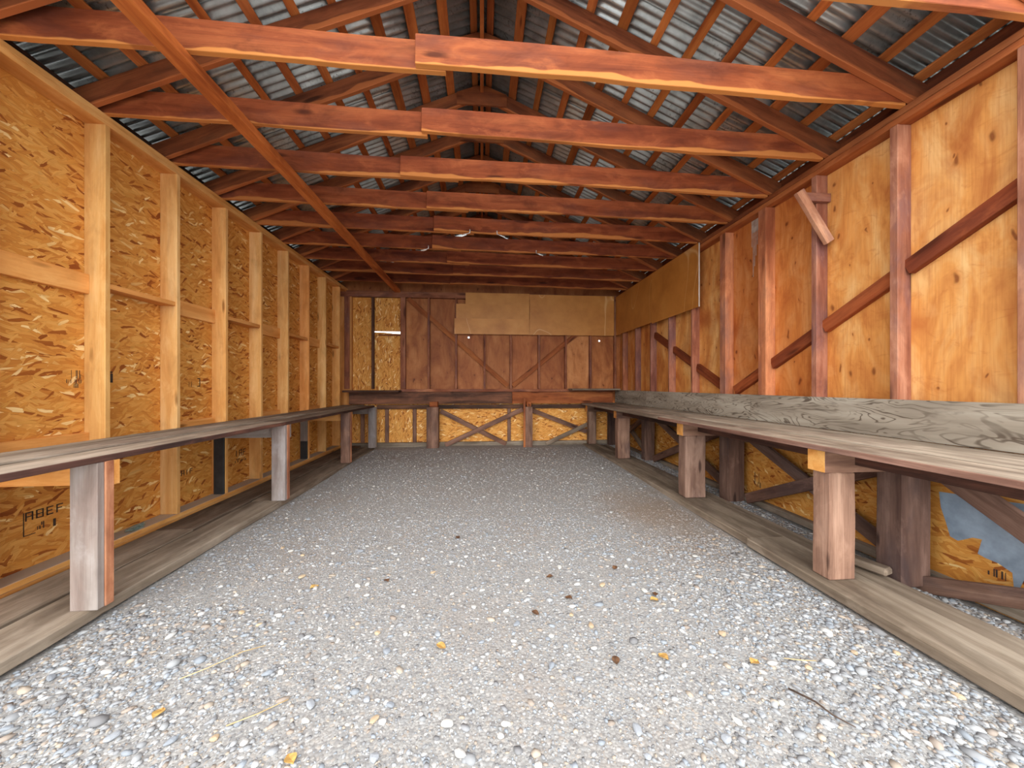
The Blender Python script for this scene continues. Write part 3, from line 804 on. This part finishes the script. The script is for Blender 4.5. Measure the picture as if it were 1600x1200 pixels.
# ------------------------------------------------------------------ right workbench
def workbench_right():
    b = root('workbench', 'long weathered plank workbench on thick posts with grey plywood backsplash', 'workbench', (2.45, 4.3, 0.0))
    zt, t = 0.87, 0.038
    for (x0, x1, y0, y1, c) in ((2.05, 2.30, 1.0, 4.02, (1.06, 1.0, .95)), (2.06, 2.30, 4.024, 7.3, (.9, .82, .78)),
                                (2.310, 2.562, 1.0, 5.2, (1.06, 1.03, .99)), (2.310, 2.562, 5.204, 7.36, (.86, .8, .76)),
                                (2.572, 2.812, 1.0, 3.3, (1.08, 1.06, 1.02)), (2.572, 2.812, 3.304, 7.38, (1.0, .97, .94))):
        bx('bench_plank', x0, x1, y0, y1, zt - t, zt + (0.004 if x0 in (-2.484, 2.310) else -0.003), M['grey'], b, c, 0.006)
    e = bx('plank_edge', 2.04, 2.05, 1.0, 4.02, zt - t, zt - 0.006, M['post'], b, (1.0, .84, .82))
    e['label'] = 'reddish edge of the plank'
    for y0, y1 in ((1.0, 3.55), (3.553, 5.95), (5.953, 7.4)):
        s = panel('backsplash', 2.815, 2.833, y0, y1, zt, 1.132, M['splash'], b)
        s['label'] = 'grey weathered plywood backsplash'
    bx('stringer', 2.30, 2.34, 1.0, 7.3, 0.735, zt - t - 0.001, M['darkboard'], b, (.9, .7, .66))
    posts = [(2.13, 2.305, 2.03, 2.15, 2.616, 2.817, 2.025, 2.18), (2.165, 2.389, 3.65, 3.80, 2.66, 2.855, 3.68, 3.83),
             (2.228, 2.43, 5.71, 5.86, 2.69, 2.855, 5.72, 5.87), (2.185, 2.345, 7.20, 7.33, 2.62, 2.80, 7.20, 7.34)]
    for i, (x0, x1, y0, y1, a0, a1, c0, c1) in enumerate(posts):
        top = 0.69
        bx('leg', x0, x1, y0, y1, 0.027, top, M['post'], b, [(1.34, 1.22, 1.14), (1.06, 1.02, 1.02), (1.1, .98, .92), (.86, .82, .8)][i], 0.008, 6, 0.004)
        bx('leg', a0, a1, c0, c1, -0.04, zt - t - 0.001, M['post'], b, [(.60, .55, .57), (.74, .68, .68), (.7, .64, .64), (.46, .42, .44)][i], 0.008, 6, 0.003)
        jb = bx('bearer', x0 - 0.03, 2.62, y0 + 0.002, y0 + 0.118, top, zt - t - 0.001, M['post'], b, [(1.14, 1.0, .92), (.96, .82, .74), (.96, .80, .72), (.7, .64, .6)][i])
        f = panel('end_grain', x0 - 0.034, x0 - 0.0302, y0 + 0.004, y0 + 0.116, top + 0.002, zt - t - 0.003, M['pine'], jb, (1.0, .86, .66) if i < 2 else (.86, .66, .5))
        f['label'] = 'bright orange sawn end'
    bx('ledger', 2.815, 2.855, Y0 - 0.1, 7.3, 0.70, zt - t, M['darkboard'], b, (.9, .85, .85))
    XB = 2.835
    def br(y0, z0, y1, z1, off, c, w=0.10, mt='post'):
        board('brace', (XB + off, y0, z0), (XB + off, y1, z1), w, 0.038, (1, 0, 0), M[mt], b, c)
    br(2.10, 0.80, 0.95, 0.04, -0.035, (.62, .56, .56), 0.12)          # from the near rear post towards the front
    br(2.10, -0.05, 1.00, 0.36, -0.06, (.78, .72, .70), 0.10)       # low board near the floor
    br(3.76, 0.78, 2.16, 0.06, -0.02, (.58, .54, .56))
    br(3.55, 0.04, 2.10, 0.74, -0.055, (.72, .62, .60))
    br(5.80, 0.78, 3.85, 0.06, -0.02, (.62, .58, .58))
    br(5.60, 0.04, 3.85, 0.74, -0.055, (.54, .44, .42))
    br(7.3, 0.74, 5.9, 0.06, -0.02, (.8, .74, .7), 0.09, 'grey')
    br(7.2, 0.08, 5.9, 0.70, -0.055, (.7, .64, .6), 0.09)
    return b
workbench_right()

# ------------------------------------------------------------------ plank walkways
def walkway(label, loc, segs):
    r = root('plank_walkway', label, 'walkway', loc)
    for (x0, x1, y0, y1, z, c) in segs:
        bx('walk_plank', x0, x1, y0, y1, z - 0.062, z, M['walk'], r, c, 0.006, 12, 0.006)
walkway('two-board plank walkway beneath the thin-legged workbench', (-2.4, 4.2, 0),
        [(-2.370, -2.085, 0.9, 3.93, 0.027, (1.10, 1.08, 1.06)), (-2.386, -2.085, 3.94, 7.2, 0.024, (.92, .86, .82)),
         (-2.695, -2.394, 0.9, 3.2, 0.029, (1.0, .96, .94)), (-2.695, -2.409, 3.205, 7.38, 0.029, (.62, .54, .5))])
walkway('dusty two-board plank walkway under the thick-posted workbench', (2.4, 4.2, 0),
        [(2.075, 2.40, 0.6, 2.66, 0.026, (1.12, 1.08, 1.04)), (2.10, 2.41, 2.665, 7.34, 0.022, (1.08, 1.04, 1.0)),
         (2.428, 2.585, 0.6, 7.2, 0.012, (1.12, 1.08, 1.05))])

# ------------------------------------------------------------------ hardboard panels
def hb(label, x0, x1, y0, y1, z0, z1, c, rot=None, lab_edge=False):
    o = panel('hardboard_panel', x0, x1, y0, y1, z0, z1, M['hardboard'], None, c, rot)
    tag(o, label, 'panel')
    return o
YH = YB - 0.012
hb('narrow tan hardboard strip, topmost of three on the red back wall', -0.335, 0.99, YH - 0.008, YH - 0.001, 2.895, 3.14, (1.0, .98, .94))
hb('narrow tan hardboard strip, middle of three on the red back wall', -0.525, 0.985, YH - 0.017, YH - 0.010, 2.585, 2.905, (1.04, 1.02, .98))
hb('narrow tan hardboard strip, lowest of three on the red back wall', -0.56, 0.99, YH - 0.026, YH - 0.019, 2.285, 2.605, (1.08, 1.04, .98))
hb('wide tan hardboard panel on the red back wall filling the corner', 0.995, 2.80, YH - 0.012, YH - 0.004, 2.285, 3.125, (1.04, 1.0, .94))
XH = XR - 0.026
hb('tan hardboard panel on the knotty plywood wall, next to the corner', XH, XH + 0.008, 5.78, YB - 0.045, 2.285, 3.10, (.92, .82, .72))
h2 = hb('tan hardboard panel with pale raw end on the knotty plywood wall', XH - 0.002, XH + 0.007, 4.48, 5.776, 2.262, 3.10, (.98, .88, .78))
e = panel('raw_edge', XH - 0.004, XH + 0.008, 4.470, 4.4798, 2.262, 3.10, M['bone'], h2)
e['label'] = 'pale raw end of the panel'

# ------------------------------------------------------------------ loose planks on the back ledge
o = bx('shelf_plank', -2.68, -1.62, YB - 0.30, YB - 0.02, 1.097, 1.133, M['darkboard'], None, (.9, .8, .8))
tag(o, 'dark loose plank lying on the back ledge by the strand board corner', 'plank')
o = bx('shelf_plank', 1.80, 2.80, YB - 0.38, YB - 0.055, 1.134, 1.166, M['grey'], None, (.8, .74, .7))
tag(o, 'grey loose plank lying on the back ledge by the plywood backsplash', 'plank')

o = board('wood_offcut', (2.47, 2.32, 0.055), (2.56, 2.05, 0.05), 0.085, 0.05, (0, 0, 1), M['grey'], None, (.8, .74, .70), 0.012)
tag(o, 'rough grey wood offcut lying on the walkway between two thick posts', 'offcut')
# ------------------------------------------------------------------ small bracket on a stud of the right wall
br = root('stud_bracket', 'small wooden bracket with pale slanting prop nailed to a stud', 'bracket', (XR, 2.88, 2.5))
bx('arm', 2.70, 2.955, 2.806, 2.844, 2.79, 2.86, M['stud_red'], br, (1.0, .9, .86))
board('prop', (2.64, 2.786, 2.85), (2.915, 2.786, 2.435), 0.075, 0.038, (0, 1, 0), M['stud_red'], br, (1.16, 1.2, 1.2))

# ------------------------------------------------------------------ white hooks under the joists
def tube(name, pts, r, mat, parent=None, sides=6, mw=None):
    V, F = [], []
    pts = [Vector(p) for p in pts]
    for i, p in enumerate(pts):
        d = (pts[min(i + 1, len(pts) - 1)] - pts[max(i - 1, 0)]).normalized()
        u = d.orthogonal().normalized(); w = d.cross(u)
        for k in range(sides):
            a = 2 * math.pi * k / sides
            V.append(p + (u * math.cos(a) + w * math.sin(a)) * (r[i] if isinstance(r, (list, tuple)) else r))
    for i in range(len(pts) - 1):
        for k in range(sides):
            F.append((i * sides + k, i * sides + (k + 1) % sides, (i + 1) * sides + (k + 1) % sides, (i + 1) * sides + k))
    F.append(tuple(range(sides - 1, -1, -1)))
    F.append(tuple(range((len(pts) - 1) * sides, len(pts) * sides)))
    return mesh_obj(name, V, F, mat, parent, mw, smooth=True)
hooks = [(-0.20, JY[5], -1), (0.24, JY[5], 1), (-0.80, JY[6], -1), (0.83, JY[6], 1)]
for i, (x, y, s) in enumerate(hooks):
    zb = jz(x)
    pts = [(0.05 * -s, -0.045, 0.03), (0.05 * -s, -0.045, -0.012), (0.0, -0.045, -0.028), (0.05 * s, -0.045, -0.045)]
    o = tube('cable_stub', pts, 0.0065, M['white'], None, 6, Matrix.Translation((x, y, zb)))
    tag(o, 'short white cable stub clipped to the face of a roof joist', 'cable', None, 'white cable stubs under the joists')

# ------------------------------------------------------------------ glass shard on the left plate
bm = bmesh.new()
bmesh.ops.create_icosphere(bm, subdivisions=2, radius=1)
for v in bm.verts:
    k = 1 + 0.25 * math.sin(v.co.x * 5 + v.co.y * 3) + 0.15 * math.cos(v.co.z * 7)
    v.co = Vector((v.co.x * 0.028 * k, v.co.y * 0.085 * (1 - 0.4 * v.co.y), v.co.z * 0.018 * k))
me = bpy.data.meshes.new('glass_shard'); bm.to_mesh(me); bm.free(); me.materials.append(M['glass'])
o = bpy.data.objects.new('glass_shard', me)
link(o, None, Matrix.Translation((XL - 0.04, 3.12, 0.098)))
tag(o, 'small grey-green glass shard on the dusty pine bottom plate', 'shard')

# ------------------------------------------------------------------ loose gravel (uncountable) and single pebbles
def ico():
    bm = bmesh.new(); bmesh.ops.create_icosphere(bm, subdivisions=1, radius=1.0)
    v = np.array([x.co[:] for x in bm.verts]); f = np.array([[q.index for q in p.verts] for p in bm.faces]); bm.free()
    return v, f
IV, IF = ico()
TONES = np.array([srgb(136, 136, 138), srgb(146, 147, 149), srgb(156, 157, 158), srgb(138, 144, 151), srgb(168, 154, 138), srgb(150, 136, 124), srgb(196, 194, 190), srgb(120, 119, 120), srgb(148, 154, 162), srgb(176, 174, 172)])
PR = np.array([.16, .18, .16, .12, .07, .08, .05, .08, .06, .04])
def pebble_field(n, fx, sizes):
    x, y = fx(n)
    s = sizes(n, y)
    V = np.empty((n, 12, 3)); col = np.empty((n, 12, 4)); col[..., 3] = 1
    sc3 = np.stack([s * rng.uniform(.8, 1.5, n), s * rng.uniform(.6, 1.0, n), s * rng.uniform(.28, .55, n)], 1)
    a = rng.uniform(0, 2 * np.pi, n)
    jitv = rng.uniform(.75, 1.2, (n, 12, 1))
    L = IV[None] * jitv * sc3[:, None, :]
    ca, sa = np.cos(a)[:, None], np.sin(a)[:, None]
    V[..., 0] = L[..., 0] * ca - L[..., 1] * sa + x[:, None]
    V[..., 1] = L[..., 0] * sa + L[..., 1] * ca + y[:, None]
    zg = np.where(y < 2, -0.055, -0.055 + 0.045 * np.minimum(1, (y - 2) / 4)) + 0.008 * np.sin(x * 2.1 + y * 0.7) * np.cos(y * 1.3)
    V[..., 2] = L[..., 2] + (zg + sc3[:, 2] * rng.uniform(0.0, 0.5, n))[:, None]
    t = TONES[rng.choice(len(TONES), n, p=PR)] * rng.uniform(.98, 1.30, (n, 1))
    soil = (0.75 * np.exp(-((x - 1.75) / 0.45) ** 2 - ((y - 3.4) / 0.8) ** 2))[:, None]
    t = t * (1 - soil) + np.array(srgb(140, 122, 106)) * soil
    col[..., :3] = t[:, None, :]
    F = (IF[None] + (np.arange(n) * 12)[:, None, None]).reshape(-1, 3)
    return V.reshape(-1, 3), F, col.reshape(-1, 4)
def gravel():
    def near(n):
        y = 0.85 + 2.6 * rng.random(n) ** 1.25
        return rng.uniform(-2.07, 2.06, n), y
    def far(n):
        y = 2.6 + 4.5 * rng.random(n) ** 1.2
        return rng.uniform(-2.06, 2.07, n), y
    def side(n): return rng.uniform(2.60, 2.84, n), rng.uniform(1.3, 7.2, n)
    def right_bank(n): return 2.06 - np.abs(rng.normal(0, 0.5, n)), 0.9 + 2.0 * rng.random(n) ** 1.2
    def left_bank(n): return -2.06 + np.abs(rng.normal(0, 0.55, n)), 0.9 + 1.3 * rng.random(n) ** 1.2
    build([pebble_field(30000, near, lambda n, y: rng.lognormal(math.log(.0044), .50, n)),
           pebble_field(20000, far, lambda n, y: rng.lognormal(math.log(.0052), .48, n)),
           pebble_field(5200, right_bank, lambda n, y: rng.lognormal(math.log(.0092), .38, n)),
           pebble_field(3600, left_bank, lambda n, y: rng.lognormal(math.log(.0088), .38, n))],
          'loose grey crushed gravel stones covering the open ground')
    build([pebble_field(5000, side, lambda n, y: rng.lognormal(math.log(.009), .4, n))],
          'narrow strip of loose gravel at the foot of the wall behind the thick posts')
def build(fields, label):
    V, F, Cc, o = [], [], [], 0
    for v, f, c in fields:
        V.append(v); F.append(f + o); Cc.append(c); o += len(v)
    V = np.concatenate(V); F = np.concatenate(F); Cc = np.concatenate(Cc)
    # keep clear of the walkway boards
    me = bpy.data.meshes.new('gravel')
    me.vertices.add(len(V)); me.vertices.foreach_set('co', V.astype(np.float32).ravel())
    me.loops.add(F.size); me.loops.foreach_set('vertex_index', F.astype(np.int32).ravel())
    me.polygons.add(len(F)); me.polygons.foreach_set('loop_start', np.arange(0, F.size, 3, dtype=np.int32))
    me.update(calc_edges=True)
    at = me.color_attributes.new('tone', 'FLOAT_COLOR', 'POINT')
    at.data.foreach_set('color', Cc.astype(np.float32).ravel())
    me.materials.append(M['stone'])
    ob = bpy.data.objects.new('gravel', me)
    link(ob)
    tag(ob, label, 'gravel', 'stuff')
gravel()
shapes = []
for q in range(6):
    r = random.Random(q)
    bm = bmesh.new(); bmesh.ops.create_icosphere(bm, subdivisions=2, radius=1)
    for v in bm.verts:
        k = 1 + 0.12 * math.sin(v.co.x * 3 + q) + 0.1 * math.cos(v.co.y * 4 + 2 * q)
        v.co = Vector((v.co.x * r.uniform(.95, 1.05) * 1.25 * k, v.co.y * 0.85 * k, v.co.z * 0.5 * k))
    me = bpy.data.meshes.new('pebble'); bm.to_mesh(me); bm.free(); me.materials.append(M['pebble'])
    shapes.append(me)
pt = [('large white pebble lying on the grey gravel', 'white pebbles on the gravel', [srgb(208, 205, 198), srgb(194, 190, 185)], 70),
      ('large tan pebble lying on the grey gravel', 'tan pebbles on the gravel', [srgb(198, 172, 138), srgb(186, 160, 128)], 24),
      ('large slate-grey pebble lying on the grey gravel', 'slate-grey pebbles on the gravel', [srgb(136, 142, 150), srgb(156, 160, 166)], 70)]
for lab, grp, cols, n in pt:
    for i in range(n):
        y = 0.95 + 2.0 * random.random() ** 1.3
        x = random.uniform(-1.95, 2.0)
        s = random.uniform(0.011, 0.019)
        o = bpy.data.objects.new('pebble', random.choice(shapes))
        c = random.choice(cols)
        o.color = (*c, 1)
        link(o, None, Matrix.Translation((x, y, gz(x, y) + s * 0.35)) @ Matrix.Rotation(random.uniform(0, 6.28), 4, 'Z') @ Matrix.Scale(s, 4))
        tag(o, lab, 'pebble', None, grp)
# twigs, straws and leaves
def litter(name, pts, r, mat, label, cat, group=None):
    P = [(x, y, gz(x, y) + 0.012 + dz) for (x, y, dz) in pts]
    c = Vector(P[0])
    o = tube(name, [Vector(p) - c for p in P], r, mat, None, 5, Matrix.Translation(c))
    tag(o, label, cat, None, group)
litter('twig', [(1.28, 1.40, 0), (1.33, 1.33, .004), (1.345, 1.27, .003), (1.385, 1.22, 0)], [.004, .004, .003, .002], M['twig'], 'dark crooked twig on the gravel near the dusty walkway', 'twig')
litter('straw', [(1.40, 1.555, 0), (1.46, 1.53, .006), (1.53, 1.525, .002)], .0022, M['straw'], 'single pale straw on the gravel near the dusty walkway', 'straw')
litter('straw', [(-1.30, 1.66, 0), (-1.22, 1.71, .004), (-1.13, 1.80, .004), (-1.05, 1.84, 0)], .0022, M['straw'], 'long bent straw on the gravel near the thin-legged bench', 'straw')
litter('straw', [(-0.95, 1.42, 0), (-0.86, 1.46, .003), (-0.78, 1.52, 0)], .0022, M['straw'], 'short straw on open gravel beside tan leaf bits', 'straw')
def leaf(x, y, s, mat, label, group):
    V, F = [], []
    n = 7
    for i in range(n):
        t = i / (n - 1); w = math.sin(math.pi * t) ** 0.8 * 0.38 + 0.01
        for u in (-1, 0, 1):
            V.append(((t - .5) * s, u * w * s, 0.02 * s + 0.10 * s * abs(u) + 0.08 * s * math.sin(t * 5)))
    m_ = len(V)
    V += [(a, b, c - 0.03 * s) for (a, b, c) in V]
    for i in range(n - 1):
        for u in range(2):
            a = i * 3 + u
            F.append((a, a + 3, a + 4, a + 1)); F.append((a + m_, a + 1 + m_, a + 4 + m_, a + 3 + m_))
    for i in range(n - 1):
        for u in (0, 2):
            a = i * 3 + u
            F.append((a, a + m_, a + 3 + m_, a + 3) if u == 0 else (a, a + 3, a + 3 + m_, a + m_))
    o = mesh_obj('dry_leaf', V, F, mat, None, Matrix.Translation((x, y, gz(x, y) + 0.008)) @ Matrix.Rotation(random.uniform(0, 6), 4, 'Z'))
    tag(o, label, 'leaf', None, group)
for (x, y) in ((-0.20, 3.02), (0.45, 2.36), (0.52, 2.12), (0.30, 2.0), (1.05, 2.1), (0.92, 2.42), (-0.62, 2.4), (0.62, 1.62)):
    leaf(x, y, 0.045, M['leaf'], 'small dark dry leaf on the gravel', 'dark dry leaves on the gravel')
for (x, y) in ((-1.05, 2.35), (-0.20, 1.78), (0.85, 1.62), (1.25, 1.55), (-1.25, 1.5), (-0.65, 1.28), (1.02, 2.05)):
    leaf(x, y, 0.05, M['leafy'], 'small yellow dry leaf on the gravel', 'yellow dry leaves on the gravel')
